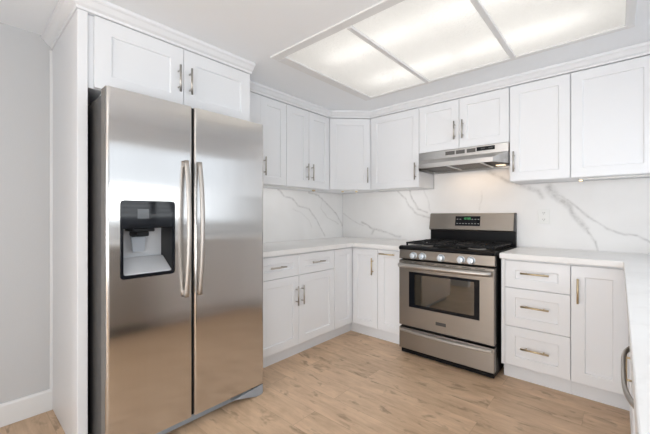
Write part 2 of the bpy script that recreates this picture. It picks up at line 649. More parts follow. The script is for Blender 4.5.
def slab(name, label, rects, to_world, normal_shift, veins, grid=0.007):
    """thick slab made of rects (a0,a1,z0,z1); the face is a fine grid carrying the vein colour"""
    bm = bmesh.new()
    lay = bm.verts.layers.float.new('vein')
    for a0, a1, z0, z1 in rects:
        nx = max(1, int((a1 - a0) / grid))
        nz = max(1, int((z1 - z0) / grid))
        rows = []
        for j in range(nz + 1):
            row = []
            for i in range(nx + 1):
                a, z = a0 + (a1 - a0) * i / nx, z0 + (z1 - z0) * j / nz
                v = bm.verts.new(to_world(a, z, normal_shift))
                w1 = mnoise.noise_vector((a * 9, z * 9, 1.7)) * 0.014 + mnoise.noise_vector((a * 28, z * 28, 4.1)) * 0.006
                v[lay] = vein_value((a + w1.x, z + w1.y), veins)
                row.append(v)
            rows.append(row)
        for j in range(nz):
            for i in range(nx):
                bm.faces.new((rows[j][i], rows[j][i + 1], rows[j + 1][i + 1], rows[j + 1][i]))
        cb = [bm.verts.new(to_world(a, z, n)) for n in (normal_shift, 0.0005) for a, z in
              ((a0, z0), (a1, z0), (a1, z1), (a0, z1))]
        for q in ((0, 1, 5, 4), (1, 2, 6, 5), (2, 3, 7, 6), (3, 0, 4, 7), (4, 5, 6, 7)):
            bm.faces.new([cb[i] for i in q])
    me = bpy.data.meshes.new(name)
    bm.to_mesh(me)
    bm.free()
    me.materials.append(M['quartz_vein'])
    o = bpy.data.objects.new(name, me)
    COL.objects.link(o)
    return tag(o, label, 'backsplash')


slab('backsplash', 'white grey-veined stone backsplash on the back wall behind the range',
     [(0.013, XR - 0.001, 0.9145, 1.450), (1.196, 1.942, 1.450, 1.760)],
     lambda a, z, n: (a, -n, z), 0.012, BACK_VEINS)
slab('backsplash', 'white grey-veined stone backsplash on the left wall beside the refrigerator',
     [(-1.86, -0.013, 0.9145, 1.450)], lambda a, z, n: (n, a, z), 0.012, LEFT_VEINS)

# ------------------------------------------------------------------ countertops
ct = MB()
ct.prism([(0.001, -1.862), (0.640, -1.862), (0.640, -0.640), (1.174, -0.640), (1.174, -0.001), (0.001, -0.001)],
         'z', 0.876, 0.914, bev=0.003)
tag(ct.build('countertop', M['quartz']), 'white stone corner countertop between the refrigerator and the range',
    'countertop')
ct = MB()
ct.prism([(1.952, -0.001), (1.952, -0.640), (2.618, -0.640), (2.614, -2.95), (XR - 0.001, -2.95), (XR - 0.001, -0.001)],
         'z', 0.876, 0.914, bev=0.003)
tag(ct.build('countertop', M['quartz']), 'white stone countertop right of the range running toward the camera',
    'countertop')


# ------------------------------------------------------------------ cabinet parts (local: x right, -y out of the wall, z up)
def rect(x0, x1, z0, z1, y):
    return [(x0, y, z0), (x1, y, z0), (x1, y, z1), (x0, y, z1)]


def front(name, parent, x0, x1, z0, z1, yf, stile=0.062, mat=None):
    """shaker door or drawer front with a recessed panel"""
    t, ch, s = 0.020, 0.0015, stile
    sz = min(s, (z1 - z0) * 0.34)
    m = MB()
    m.loops([rect(x0, x1, z0, z1, yf + t), rect(x0, x1, z0, z1, yf + ch),
             rect(x0 + ch, x1 - ch, z0 + ch, z1 - ch, yf),
             rect(x0 + s, x1 - s, z0 + sz, z1 - sz, yf),
             rect(x0 + s + 0.003, x1 - s - 0.003, z0 + sz + 0.003, z1 - sz - 0.003, yf + 0.002),
             rect(x0 + s + 0.005, x1 - s - 0.005, z0 + sz + 0.005, z1 - sz - 0.005, yf + 0.009)])
    return m.build(name, mat or M['cabinet'], parent)


def bar_handle(parent, x, z, yf, vertical=True, length=0.158, mat=None, out=0.032):
    m = MB()
    h = length / 2
    d = (0, 0, 1) if vertical else (1, 0, 0)
    m.tube([(x - d[0] * h, yf - out, z - d[2] * h), (x + d[0] * h, yf - out, z + d[2] * h)], 0.0062, 10)
    for s in (-1, 1):
        px, pz = x + s * d[0] * h * 0.62, z + s * d[2] * h * 0.62
        m.tube([(px, yf + 0.0005, pz), (px, yf - out, pz)], 0.0048, 8)
    return m.build('handle', mat or M['nickel'], parent)


def carcass(parent, x0, x1, z0, z1, depth, name='body'):
    return MB().box(x0, x1, -depth, -0.0015, z0, z1).build(name, M['cabinet'], parent)


def toe(parent, x0, x1, depth=0.535):
    return MB().box(x0, x1, -depth, -0.02, 0.0005, 0.1125).build('toe_kick', M['toe'], parent)


G = 0.0018   # half gap between fronts
UD, UZ0, UZ1 = 0.337, 1.452, 2.200


def upper(label, x0, x1, loc, rot, doors, z0=UZ0, depth=UD):
    """doors: list of (x0,x1,handle x or None)"""
    t = thing('upper_cabinet', label, 'cabinet', loc, rot, 'wall cabinets')
    carcass(t, x0, x1, z0, UZ1, depth - 0.020)
    for a, b, hx in doors:
        d = front('door', t, a + G, b - G, z0 + 0.002, UZ1 - 0.003, -depth, 0.064)
        if hx is not None:
            bar_handle(d, hx, z0 + 0.150, -depth)
    return t


# left wall (rot 90: local x = world y)
R90 = PI / 2
t = upper('white single-door wall cabinet beside the refrigerator, partly hidden by it', -1.815, -1.2395, (0, 0, 0), R90,
          [(-1.53, -1.2395, -1.497)])
MB().box(-1.815, -1.5295, -UD + 0.0005, -0.3175, UZ0 + 0.002, UZ1 - 0.003).build('filler_strip', M['cabinet'], t)
upper('white double-door wall cabinet on the left wall, next to the diagonal corner cabinet', -1.2385, -0.646, (0, 0, 0),
      R90, [(-1.2385, -0.9475, -1.000 + 0.018), (-0.9475, -0.646, -0.912)])
# diagonal corner cabinet
t = thing('corner_cabinet', 'white wall cabinet set diagonally across the room corner', 'cabinet', (0, 0, 0), 0,
          'wall cabinets')
MB().prism([(0.0015, -0.0015), (0.0015, -0.644), (0.317, -0.644), (0.3229, -0.6309), (0.6309, -0.3229), (0.644, -0.317),
            (0.644, -0.0015)], 'z', UZ0, UZ1).build('body', M['cabinet'], t)
dw = math.hypot(0.308, 0.308)
dd = front('door', t, 0.006, dw - 0.006, UZ0 + 0.002, UZ1 - 0.003, 0.0, 0.064)
dd.location = (0.337, -0.645, 0)
dd.rotation_euler = (0, 0, PI / 4)
bar_handle(dd, dw - 0.036, UZ0 + 0.15, 0.0)
# back wall
upper('white single-door wall cabinet left of the range hood', 0.646, 1.1875, (0, 0, 0), 0, [(0.652, 1.1875, 1.156)])
hc = upper('short white double-door wall cabinet above the range hood', 1.1885, 1.948, (0, 0, 0), 0, [], z0=1.766)
for a, b, hx in ((1.1885, 1.5585, 1.524), (1.5585, 1.948, 1.593)):
    d = front('door', hc, a + G, b - G, 1.768, UZ1 - 0.003, -UD, 0.064)
    bar_handle(d, hx, 1.925, -UD)
upper('white single-door wall cabinet right of the range hood', 1.949, 2.3395, (0, 0, 0), 0, [(1.953, 2.338, 1.984)])
upper('large white wall cabinet at the right edge of the photo', 2.3405, XR - 0.002, (0, 0, 0), 0,
      [(2.3405, 2.785, None), (2.785, XR - 0.004, None)])

# cabinet over the refrigerator and its tall end panel
FZ0 = 1.832
t = thing('upper_cabinet', 'deep white double-door cabinet above the refrigerator', 'cabinet', (0, 0, 0), R90,
          'wall cabinets')
carcass(t, -2.806, -1.832, FZ0, UZ1, 0.590)
d = front('door', t, -2.779, -2.319 - G, FZ0 + 0.003, UZ1 - 0.001, -0.611, 0.075)
bar_handle(d, -2.353, 2.004, -0.611)
d = front('door', t, -2.319 + G, -1.834, FZ0 + 0.003, UZ1 - 0.001, -0.611, 0.075)
bar_handle(d, -2.283, 2.004, -0.611)
p = MB().box(0.0015, 0.612, -2.850, -2.808, 0.0005, 2.2015, bev=0.0015)
tag(p.build('end_panel', M['cabinet']), 'tall white end panel standing left of the refrigerator', 'panel')

# ------------------------------------------------------------------ base cabinets
BD = 0.610
ZB, ZT = 0.117, 0.862


def base(label, x0, x1, loc, rot, name='base_cabinet'):
    t = thing(name, label, 'cabinet', loc, rot, 'base cabinets')
    carcass(t, x0, x1, 0.113, 0.875, BD - 0.020)
    toe(t, x0, x1)
    return t


t = base('white base cabinet with two drawers over two doors, beside the refrigerator', -1.806, -0.8875, (0, 0, 0), R90)
for a, b in ((-1.804, -1.345), (-1.345, -0.8875)):
    d = front('drawer', t, a + G, b - G, 0.691, ZT, -BD)
    bar_handle(d, (a + b) / 2 - 0.012, 0.781, -BD, vertical=False)
for a, b, hx in ((-1.804, -1.345, -1.381), (-1.345, -0.8875, -1.316)):
    d = front('door', t, a + G, b - G, ZB, 0.687, -BD)
    bar_handle(d, hx, 0.527, -BD)

t = thing('corner_base_cabinet', 'white base cabinet in the inside corner with two doors meeting at right angles',
          'cabinet', (0, 0, 0), 0, 'base cabinets')
MB().prism([(0.0015, -0.0015), (0.0015, -0.8865), (0.590, -0.8865), (0.590, -0.590), (0.9045, -0.590), (0.9045, -0.0015)],
           'z', 0.113, 0.875).build('body', M['cabinet'], t)
MB().prism([(0.02, -0.02), (0.02, -0.8865), (0.535, -0.8865), (0.535, -0.535), (0.9045, -0.535), (0.9045, -0.02)],
           'z', 0.0005, 0.1125).build('toe_kick', M['toe'], t)
dl = front('door', t, -0.8865 + G, -0.613, ZB, ZT, -BD, 0.058)
dl.rotation_euler = (0, 0, R90)
dr = front('door', t, 0.613, 0.9045 - G, ZB, ZT, -BD, 0.058)
bar_handle(dr, 0.856, 0.703, -BD, mat=M['brass'])

t = base('narrow white pull-out base cabinet left of the range', 0.9055, 1.171, (0, 0, 0), 0)
d = front('door', t, 0.9055 + G, 1.171, ZB, ZT, -BD, 0.062)
bar_handle(d, 1.017, 0.829, -BD, vertical=False, mat=M['brass'])

t = base('white base cabinet with three stacked drawers right of the range', 1.958, 2.3635, (0, 0, 0), 0)
MB().box(1.958, 1.980, -BD + 0.002, -0.5905, 0.113, 0.875).build('filler_strip', M['cabinet'], t)
for z0, z1, hz in ((0.672, ZT, 0.782), (0.398, 0.668, 0.551), (0.120, 0.394, 0.257)):
    d = front('drawer', t, 1.982, 2.3635 - G, z0, z1, -BD)
    bar_handle(d, 2.167, hz, -BD, vertical=False, length=0.166, mat=M['brass'])

t = base('white single-door base cabinet in the right corner beside the three drawers', 2.3645, XR - 0.002, (0, 0, 0), 0)
d = front('door', t, 2.3645 + G, 2.640, ZB, ZT, -BD, 0.068)
bar_handle(d, 2.402, 0.706, -BD, mat=M['brass'])

# right-hand run under the counter that comes toward the camera (faces -x; local x = -world y)
LOCR = (XR - 0.0, 0, 0)
t = base('white base cabinet under the right counter just beyond the appliance with the bowed handle', 0.594, 1.842, LOCR, -R90)
for a, b, hx in ((0.66, 1.25, None), (1.25, 1.842, 1.30)):
    d = front('door', t, a + G, b - G, ZB, ZT, -BD)
    if hx:
        bar_handle(d, hx, 0.515, -BD, mat=M['brass'], out=0.022)

# ------------------------------------------------------------------ dishwasher under the right counter
t = thing('dishwasher', 'stainless appliance under the right counter with a bowed bar handle', 'dishwasher',
          (XR, -2.145, 0), -R90)
MB().box(-0.30, 0.30, -0.585, -0.03, 0.10, 0.874).build('body', M['fridgeside'], t)
MB().box(-0.29, 0.29, -0.54, -0.05, 0.0005, 0.099).build('toe_panel', M['blackplastic'], t)
d = MB().box(-0.298, 0.298, -0.610, -0.586, 0.105, 0.870, bev=0.004, seg=2).build('door', M['steel_range'], t)
m = MB()
n = 20
pts = []
for k in range(n + 1):
    u = -1 + 2 * k / n
    pts.append((u * 0.225, -0.611 - 0.034 * (1 - u ** 4) ** 0.8 , 0.80))
m.tube(pts, 0.0048, 12, flat=1.6)
m.build('handle', M['handle_steel'], d)
# end cabinet of the run
t = base('white base cabinet at the near end of the right counter', 2.447, 2.93, LOCR, -R90)
d = front('door', t, 2.447 + G, 2.93 - G, ZB, ZT, -BD)
bar_handle(d, 2.88, 0.70, -BD, mat=M['brass'])

# ------------------------------------------------------------------ refrigerator
FR = thing('refrigerator', 'tall stainless side-by-side refrigerator with ice and water dispenser', 'refrigerator',
           (0, -2.334, 0), R90)
FW = 0.4535
fbody = MB().box(-FW + 0.004, FW - 0.004, -0.7545, -0.06, 0.03, 1.765, bev=0.003).build('body', M['fridgeside'], FR)
for sx in (-1, 1):
    MB().box(sx * 0.36 - 0.03, sx * 0.36 + 0.03, -0.70, -0.12, 0.0005, 0.030).build('foot', M['blackplastic'], FR)

for s in (-1, 1):
    MB().prism([(s * 0.435, -0.65), (s * 0.435, -0.800), (s * 0.385, -0.800), (s * 0.355, -0.72), (s * 0.355, -0.65)],
               'z', 1.766, 1.790, bev=0.004).build('hinge_cover', M['greyplastic'], FR)
# base grille that drops to the floor at its ends
MB().box(-FW + 0.012, FW - 0.012, -0.772, -0.756, 0.008, 0.064, bev=0.004).build('base_grille', M['greyplastic'], FR)
m = MB()
m.prism([(FW - 0.24, 0.050), (FW - 0.005, 0.066), (FW - 0.005, 0.010), (FW - 0.015, 0.001), (FW - 0.06, 0.001),
         (FW - 0.13, 0.022)], 'y', -0.828, -0.773, bev=0.003)
m.build('leveling_foot', M['greyplastic'], FR)
MB().box(FW - 0.095, FW - 0.006, -0.826, -0.775, 0.0665, 0.074).build('hinge', M['black'], FR)
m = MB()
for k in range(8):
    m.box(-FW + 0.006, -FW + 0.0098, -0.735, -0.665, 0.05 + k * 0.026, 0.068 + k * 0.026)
m.build('side_sun_patch', M['lightgrey'], FR)  # pale stripes standing in for a sunlit patch on the fridge side

DZ0, DZ1, DY0, DY1 = 0.072, 1.786, -0.830, -0.756


def fridge_door(x0, x1):
    """rounded front edges, flat face"""
    r, n = 0.014, 5
    pts = [(x0, DY1), (x0, DY0 + r)]
    for k in range(1, n + 1):
        a = k / n * PI / 2
        pts.append((x0 + r - r * math.cos(a), DY0 + r - r * math.sin(a)))
    pts.append((x1 - r, DY0))
    for k in range(1, n + 1):
        a = k / n * PI / 2
        pts.append((x1 - r + r * math.sin(a), DY0 + r - r * math.cos(a)))
    pts.append((x1, DY1))
    return MB().prism(pts, 'z', DZ0, DZ1)


def paint_edges(o):
    """grey painted door edges, stainless front skin"""
    o.data.materials.append(M['dooredge'])
    for f in o.data.polygons:
        if abs(f.normal.x) > 0.99 or abs(f.normal.z) > 0.9 or f.normal.y > 0.9:
            f.material_index = 1


gx = -0.034
fd = fridge_door(-FW, gx - 0.006).build('freezer_door', M['steel_fridge'], FR)
rd = fridge_door(gx + 0.006, FW).build('fresh_food_door', M['steel_fridge'], FR)
paint_edges(fd)
paint_edges(rd)
HX0, HX1, HZ0, HZ1 = -0.393, -0.140, 0.882, 1.255
cut(fd, [(HX0, HX1, -0.86, -0.70, HZ0, HZ1)])
cut(fbody, [(HX0 - 0.001, HX1 + 0.001, -0.86, -0.680, HZ0 - 0.001, HZ1 + 0.001)])
MB().box(gx - 0.0055, gx + 0.0055, -0.814, -0.754, DZ0 + 0.002, DZ1 - 0.002).build('door_gasket', M['black'], FR)


def bow_handle(parent, x):
    m = MB()
    rings = []
    n = 28
    for k in range(n + 1):
        u = -1 + 2 * k / n
        z = 1.113 + u * 0.370
        y = -0.846 - 0.034 * (1 - u * u)
        w, t = 0.0125, 0.011
        rings.append([(x + w * math.cos(a), y + t * math.sin(a), z) for a in [2 * PI * q / 14 for q in range(14)]])
    m.loops(rings, smooth=True)
    for zz in (0.765, 1.461):
        m.box(x - 0.009, x + 0.009, -0.848, -0.8302, zz - 0.016, zz + 0.016, bev=0.003)
    return m.build('handle', M['handle_steel'], parent)


bow_handle(fd, gx - 0.048)
bow_handle(rd, gx + 0.028)
# dispenser: bezel, control panel, niche, nozzle, tray
m = MB()


def rrect(x0, x1, z0, z1, y, r, n=5):
    out = []
    for cx, cz, a0 in ((x1 - r, z1 - r, 0), (x0 + r, z1 - r, PI / 2), (x0 + r, z0 + r, PI), (x1 - r, z0 + r, 1.5 * PI)):
        for k in range(n + 1):
            a = a0 + k / n * PI / 2
            out.append((cx + r * math.cos(a), y, cz + r * math.sin(a)))
    return out


m.loops([rrect(HX0 + 0.002, HX1 - 0.002, HZ0 + 0.002, HZ1 - 0.002, -0.826, 0.018),
         rrect(HX0 - 0.004, HX1 + 0.004, HZ0 - 0.004, HZ1 + 0.004, -0.8305, 0.02),
         rrect(HX0 - 0.002, HX1 + 0.002, HZ0 - 0.002, HZ1 + 0.002, -0.834, 0.02),
         rrect(HX0 + 0.010, HX1 - 0.010, HZ0 + 0.012, HZ1 - 0.008, -0.834, 0.012),
         rrect(HX0 + 0.012, HX1 - 0.012, HZ0 + 0.014, HZ1 - 0.010, -0.826, 0.012)], False, False)
m.build('dispenser_frame', M['glossblack'], fd)
ZM = 1.122
MB().box(HX0 + 0.004, HX1 - 0.004, -0.832, -0.790, ZM, HZ1 - 0.004, bev=0.003).build('control_panel', M['glossblack'], fd)
MB().box(HX0 + 0.072, HX0 + 0.125, -0.8328, -0.8318, ZM + 0.048, ZM + 0.095).build('display_screen',
                                                                                  plain('dark_screen', (0.05, 0.055, 0.062), 0.15), fd)
m = MB()
m.box(HX0 + 0.0015, HX1 - 0.0015, -0.6900, -0.6865, HZ0 + 0.002, ZM)
m.box(HX0 + 0.0005, HX0 + 0.006, -0.826, -0.6902, HZ0 + 0.002, ZM)
m.build('niche_back', M['lightgrey'], fd)
MB().box(HX1 - 0.012, HX1 - 0.0005, -0.828, -0.6905, HZ0 + 0.002, ZM).build('niche_side', M['blackplastic'], fd)
m = MB()
m.prism([(-0.826, HZ0 + 0.004), (-0.6905, HZ0 + 0.004), (-0.6905, HZ0 + 0.085), (-0.715, HZ0 + 0.085), (-0.824, HZ0 + 0.018)], 'x', HX0 + 0.0065,
        HX1 - 0.013)
m.build('drip_tray', M['lightgrey'], fd)
m = MB()
m.box(-0.333, -0.233, -0.815, -0.6905, ZM - 0.018, ZM - 0.0005, bev=0.003)
m.box(-0.313, -0.253, -0.795, -0.6905, ZM - 0.042, ZM - 0.018, bev=0.004)
m.box(-0.308, -0.258, -0.742, -0.6905, ZM - 0.046, ZM - 0.041)
m.build('nozzle', M['blackplastic'], fd)
MB().prism([(-0.319, ZM - 0.0465), (-0.250, ZM - 0.0465), (-0.258, ZM - 0.125), (-0.311, ZM - 0.125)], 'y', -0.742,
           -0.725, bev=0.002).build('paddle', M['greyplastic'], fd)

# ------------------------------------------------------------------ range
RG = thing('gas_range', 'stainless freestanding gas range with five knobs and black cooktop', 'stove', (1.557, 0, 0), 0)
RW = 0.380
MB().box(-RW + 0.002, RW - 0.002, -0.640, -0.02, 0.05, 0.893).build('body', M['black'], RG)
MB().box(-RW + 0.012, RW - 0.012, -0.672, -0.10, 0.012, 0.0495).build('toe_panel', M['black'], RG)  # black panel standing in for the shadow under the drawer, hides the feet
for sx in (-0.33, 0.33):
    for sy in (-0.62, -0.05):
        MB().lathe((sx, sy, 0.0005), (0, 0, 1), [(0.018, 0), (0.018, 0.012), (0.01, 0.0215)], 12).build('foot', M['blackplastic'], RG)
# cooktop pan with a rounded front edge
m = MB()
m.prism([(-0.055, 0.8935), (-0.660, 0.8935), (-0.692, 0.8935), (-0.700, 0.902), (-0.696, 0.915), (-0.680, 0.924),
         (-0.640, 0.926), (-0.630, 0.919), (-0.075, 0.919), (-0.055, 0.924)], 'x', -RW, RW)
m.build('cooktop', M['black'], RG)
# burners
for bx, by, br in ((-0.20, -0.20, 0.040), (-0.20, -0.50, 0.048), (0.20, -0.20, 0.036), (0.20, -0.50, 0.055), (0.0, -0.35, 0.045)):
    m = MB()
    m.lathe((bx, by, 0.9192), (0, 0, 1), [(br + 0.012, 0), (br + 0.010, 0.006), (br, 0.008)])
    bb = m.build('burner', plain('burner_alloy', (0.32, 0.31, 0.30), 0.45, metal=0.8), RG)
    MB().lathe((bx, by, 0.9274), (0, 0, 1), [(br - 0.004, 0), (br - 0.004, 0.006), (br - 0.010, 0.009)]).build('burner_cap', M['iron'], bb)
# cast-iron grates, two wide and one narrow in the middle
for gx0, gx1 in ((-0.355, -0.095), (-0.090, 0.090), (0.095, 0.355)):
    m = MB()
    z0, z1 = 0.938, 0.952
    bw = 0.008
    for x in (gx0 + bw, gx1 - bw):
        m.box(x - bw, x + bw, -0.615, -0.09, z0, z1, bev=0.002)
    for y in (-0.609, -0.3525, -0.096):
        m.box(gx0, gx1, y - bw, y + bw, z0, z1, bev=0.002)
    cxm = (gx0 + gx1) / 2
    for y0, y1 in ((-0.609, -0.3525), (-0.3525, -0.096)):
        ym = (y0 + y1) / 2
        for dx, dy in ((1, 0), (-1, 0), (0, 1), (0, -1)):
            if dx:
                a, b2 = cxm + dx * 0.028, (gx1 if dx > 0 else gx0)
                m.box(min(a, b2), max(a, b2), ym - 0.005, ym + 0.005, z0, z1 + 0.003, bev=0.0015)
            else:
                a, b2 = ym + dy * 0.028, (y1 if dy > 0 else y0)
                m.box(cxm - 0.005, cxm + 0.005, min(a, b2), max(a, b2), z0, z1 + 0.003, bev=0.0015)
    for x in (gx0 + bw, gx1 - bw):
        for y in (-0.609, -0.3525, -0.096):
            m.box(x - 0.006, x + 0.006, y - 0.006, y + 0.006, 0.9192, z0 + 0.002)
    m.build('grate', M['iron'], RG)
# control panel and knobs
m = MB()
m.prism([(-0.641, 0.8925), (-0.641, 0.816), (-0.690, 0.816), (-0.694, 0.822), (-0.690, 0.8925)], 'x', -RW + 0.002, RW - 0.002, bev=0.001)
cp = m.build('control_panel', M['steel_range'], RG)
for kx in (-0.246, -0.166, -0.012, 0.143, 0.217):
    m = MB()
    m.lathe((kx, -0.6925, 0.8485), (0, -1, 0), [(0.030, 0), (0.030, 0.005), (0.026, 0.007), (0.0245, 0.026), (0.0205, 0.031), (0.005, 0.032)], 24)
    m.box(kx - 0.006, kx + 0.006, -0.737, -0.718, 0.825, 0.872, bev=0.002)
    m.build('knob', M['knob'], cp)
# oven door with dark window
DF = -0.700
od = MB().box(-RW + 0.003, RW - 0.003, DF, -0.642, 0.252, 0.804, bev=0.004, seg=2).build('oven_door', M['steel_range'], RG)
cut(od, [(-0.285, 0.278, DF - 0.03, DF + 0.012, 0.415, 0.712)])
m = MB()
m.loops([rect(-0.2845, 0.2775, 0.4155, 0.7115, DF + 0.0115), rect(-0.2845, 0.2775, 0.4155, 0.7115, DF - 0.001),
         rect(-0.235, 0.240, 0.440, 0.692, DF - 0.001), rect(-0.235, 0.240, 0.440, 0.692, DF + 0.0045)], True, False)
m.build('window_frame', M['glossblack'], od)
MB().box(-0.2345, 0.2395, DF + 0.003, DF + 0.008, 0.4405, 0.6915).build('window_glass', M['ovenglass'], od)
m = MB()
for k in range(7):
    x = -0.33 + k * 0.096
    m.box(x, x + 0.07, DF - 0.0006, DF + 0.002, 0.790, 0.7945)
m.build('vent_slots', M['dark'], od)
m = MB()
pts = []
for k in range(25):
    u = -1 + 2 * k / 24
    pts.append((u * 0.362, DF - 0.024 - 0.030 * (1 - abs(u) ** 3), 0.765))
m.tube(pts, 0.0195, 14)
for s in (-1, 1):
    m.box(s * 0.345 - 0.014, s * 0.345 + 0.014, DF - 0.028, DF + 0.001, 0.755, 0.775, bev=0.003)
m.build('handle', M['handle_steel'], od)
bdg = MB().box(-0.052, 0.030, DF - 0.003, DF - 0.0005, 0.311, 0.337, bev=0.001).build('badge', M['fridgeside'], od)
# warming drawer
dr = MB().box(-RW + 0.003, RW - 0.003, DF + 0.002, -0.642, 0.054, 0.232, bev=0.004, seg=2).build('drawer', M['steel_range'], RG)
m = MB()
rings = []
for k in range(29):
    u = -1 + 2 * k / 28
    x, y = u * 0.362, DF - 0.006 - 0.030 * (1 - u * u)
    h = 0.010
    rings.append([(x, DF + 0.0015, 0.216), (x, y, 0.222), (x, y - 0.006, 0.216), (x, y - 0.006, 0.206), (x, y, 0.200), (x, DF + 0.0015, 0.206)])
m.loops(rings, smooth=False)
m.build('handle', M['handle_steel'], dr)
MB().box(-RW + 0.006, RW - 0.006, -0.660, -0.6405, 0.2325, 0.2515).build('drawer_gap', M['dark'], RG)
# back guard
m = MB()
m.prism([(-0.020, 0.894), (-0.052, 0.894), (-0.052, 1.040), (-0.020, 1.040)], 'x', -RW, RW)
m.build('back_riser', M['black'], RG)
m = MB()
m.prism([(-0.020, 1.041), (-0.074, 1.041), (-0.092, 1.052), (-0.062, 1.196), (-0.052, 1.204), (-0.020, 1.204)], 'x',
        -RW + 0.001, RW - 0.012, bev=0.001)
bg = m.build('back_guard', M['steel_range'], RG)
for s in (1,):
    m = MB()
    m.prism([(-0.020, 1.041), (-0.076, 1.041), (-0.094, 1.051), (-0.064, 1.198), (-0.053, 1.206), (-0.020, 1.206)], 'x',
            s * (RW - 0.0115), s * RW, bev=0.001)
    m.build('end_cap', M['fridgeside'], bg)
# clock panel on the sloped face
m = MB()


def gy(z):
    return -0.092 + (z - 1.052) / (1.196 - 1.052) * 0.030


m.loops([[(x, gy(z) + 0.002, z) for x, z in ((-0.125, 1.087), (0.098, 1.087), (0.098, 1.177), (-0.125, 1.177))],
         [(x, gy(z) - 0.003, z) for x, z in ((-0.125, 1.087), (0.098, 1.087), (0.098, 1.177), (-0.125, 1.177))]])
dp = m.build('display', M['glossblack'], RG)
m = MB()
segs = {'1': 'bc', '2': 'abged', '0': 'abcdef'}


def digit(ch, x, z, w, h):
    q = 0.0022
    for s in segs[ch]:
        x0, x1, z0, z1 = {'a': (0, w, h - q, h), 'd': (0, w, 0, q), 'g': (0, w, h / 2 - q / 2, h / 2 + q / 2),
                          'b': (w - q, w, h / 2, h), 'c': (w - q, w, 0, h / 2), 'e': (0, q, 0, h / 2), 'f': (0, q, h / 2, h)}[s]
        m.box(x + x0, x + x1, gy(z) - 0.0040, gy(z) - 0.0028, z + z0, z + z1)


for i, ch in enumerate('1200'):
    digit(ch, -0.050 + i * 0.016 + (0.005 if i > 1 else 0), 1.146, 0.010, 0.018)
m.build('clock_digits', M['digits'], dp)
M['print'] = plain('grey_print', (0.35, 0.35, 0.34), 0.5)
for r_ in range(2):
    for k in range(8):
        x = -0.112 + k * 0.027
        if r_ == 1 and 2 <= k <= 4:
            continue
        z = 1.105 + r_ * 0.040
        MB().box(x, x + 0.014, gy(z) - 0.0038, gy(z) - 0.0031, z, z + 0.006).build('button', M['print'], dp)

# ------------------------------------------------------------------ range hood
HD = thing('range_hood', 'stainless under-cabinet range hood above the stove', 'range hood', (1.567, 0, 1.60), 0)
hz = 1.60
# plan narrows toward the lip; local z from 0
m = MB()


def ring(y, half, z):
    return (-half, y, z), (half, y, z)


W2, WL = 0.377, 0.305
back = -0.0135
V = [(-W2, back, 0.022), (W2, back, 0.022), (W2, back, 0.164), (-W2, back, 0.164),
     (-W2, -0.341, 0.164), (W2, -0.341, 0.164), (W2, -0.341, 0.096), (-W2, -0.341, 0.096),
     (-WL, -0.500, 0.036), (WL, -0.500, 0.036), (WL, -0.500, 0.0), (-WL, -0.500, 0.0),
     (-W2, -0.335, 0.022), (W2, -0.335, 0.022), (-W2, -0.335, 0.0), (W2, -0.335, 0.0), (-W2, back, 0.0), (W2, back, 0.0)]
bm = m.bm
vs = [bm.verts.new(v) for v in V]
for q in ((0, 1, 2, 3), (3, 2, 5, 4), (4, 5, 6, 7), (7, 6, 9, 8), (8, 9, 10, 11),
          (6, 15, 10, 9), (7, 8, 11, 14), (5, 2, 17, 15, 6), (4, 7, 14, 16, 3)):
    bm.faces.new([vs[i] for i in q])
# recessed underside
I = [bm.verts.new(v) for v in ((-WL + 0.012, -0.486, 0.0), (WL - 0.012, -0.486, 0.0), (W2 - 0.014, -0.330, 0.0), (W2 - 0.014, back - 0.014, 0.0),
                               (-W2 + 0.014, back - 0.014, 0.0), (-W2 + 0.014, -0.330, 0.0))]
J = [bm.verts.new((v.co.x, v.co.y, 0.024)) for v in I]
O = [vs[11], vs[10], vs[15], vs[17], vs[16], vs[14]]
for i in range(6):
    k = (i + 1) % 6
    bm.faces.new((O[i], O[k], I[k], I[i]))
    bm.faces.new((I[i], I[k], J[k], J[i]))
bm.faces.new(J)
bm.faces.new((vs[0], vs[16], vs[17], vs[1]))
bmesh.ops.recalc_face_normals(bm, faces=bm.faces[:])
hb = m.build('body', M['steel_hood'], HD)
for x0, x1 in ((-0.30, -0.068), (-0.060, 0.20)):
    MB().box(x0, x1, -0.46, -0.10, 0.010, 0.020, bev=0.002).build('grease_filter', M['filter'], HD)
for x in (-0.064, 0.206):
    MB().box(x - 0.006, x + 0.006, -0.47, -0.12, 0.002, 0.0095).build('filter_rail', M['white'], HD)
for x0, x1 in ((-0.126, -0.044), (-0.033, 0.042), (0.058, 0.130)):
    MB().box(x0, x1, -0.3425, -0.3412, 0.118, 0.150).build('vent', M['ventdark'], HD)
sw = MB().box(0.138, 0.279, -0.3440, -0.3412, 0.122, 0.154, bev=0.001).build('switch_panel', M['blackplastic'], HD)
for x in (0.172, 0.232):
    MB().box(x, x + 0.032, -0.3465, -0.3441, 0.131, 0.144, bev=0.001).build('rocker_switch', M['fridgeside'], sw)
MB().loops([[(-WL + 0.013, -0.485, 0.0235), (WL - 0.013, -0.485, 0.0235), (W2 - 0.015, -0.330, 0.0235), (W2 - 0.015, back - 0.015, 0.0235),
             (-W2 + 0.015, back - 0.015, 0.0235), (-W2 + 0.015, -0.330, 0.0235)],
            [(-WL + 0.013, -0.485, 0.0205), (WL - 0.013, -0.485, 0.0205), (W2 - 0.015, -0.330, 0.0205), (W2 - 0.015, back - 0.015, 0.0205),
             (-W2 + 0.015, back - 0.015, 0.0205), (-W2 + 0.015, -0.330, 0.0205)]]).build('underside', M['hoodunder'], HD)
MB().box(0.235, 0.305, -0.15, -0.09, 0.014, 0.0200, bev=0.002).build('lamp_lens', M['lampwarm'], HD)
hl = area('hood_lamp_light', (1.567 + 0.05, -0.20, 1.596), (0, 0, 0), 0.46, 0.26, LP['hood'], (1.0, 0.74, 0.50))

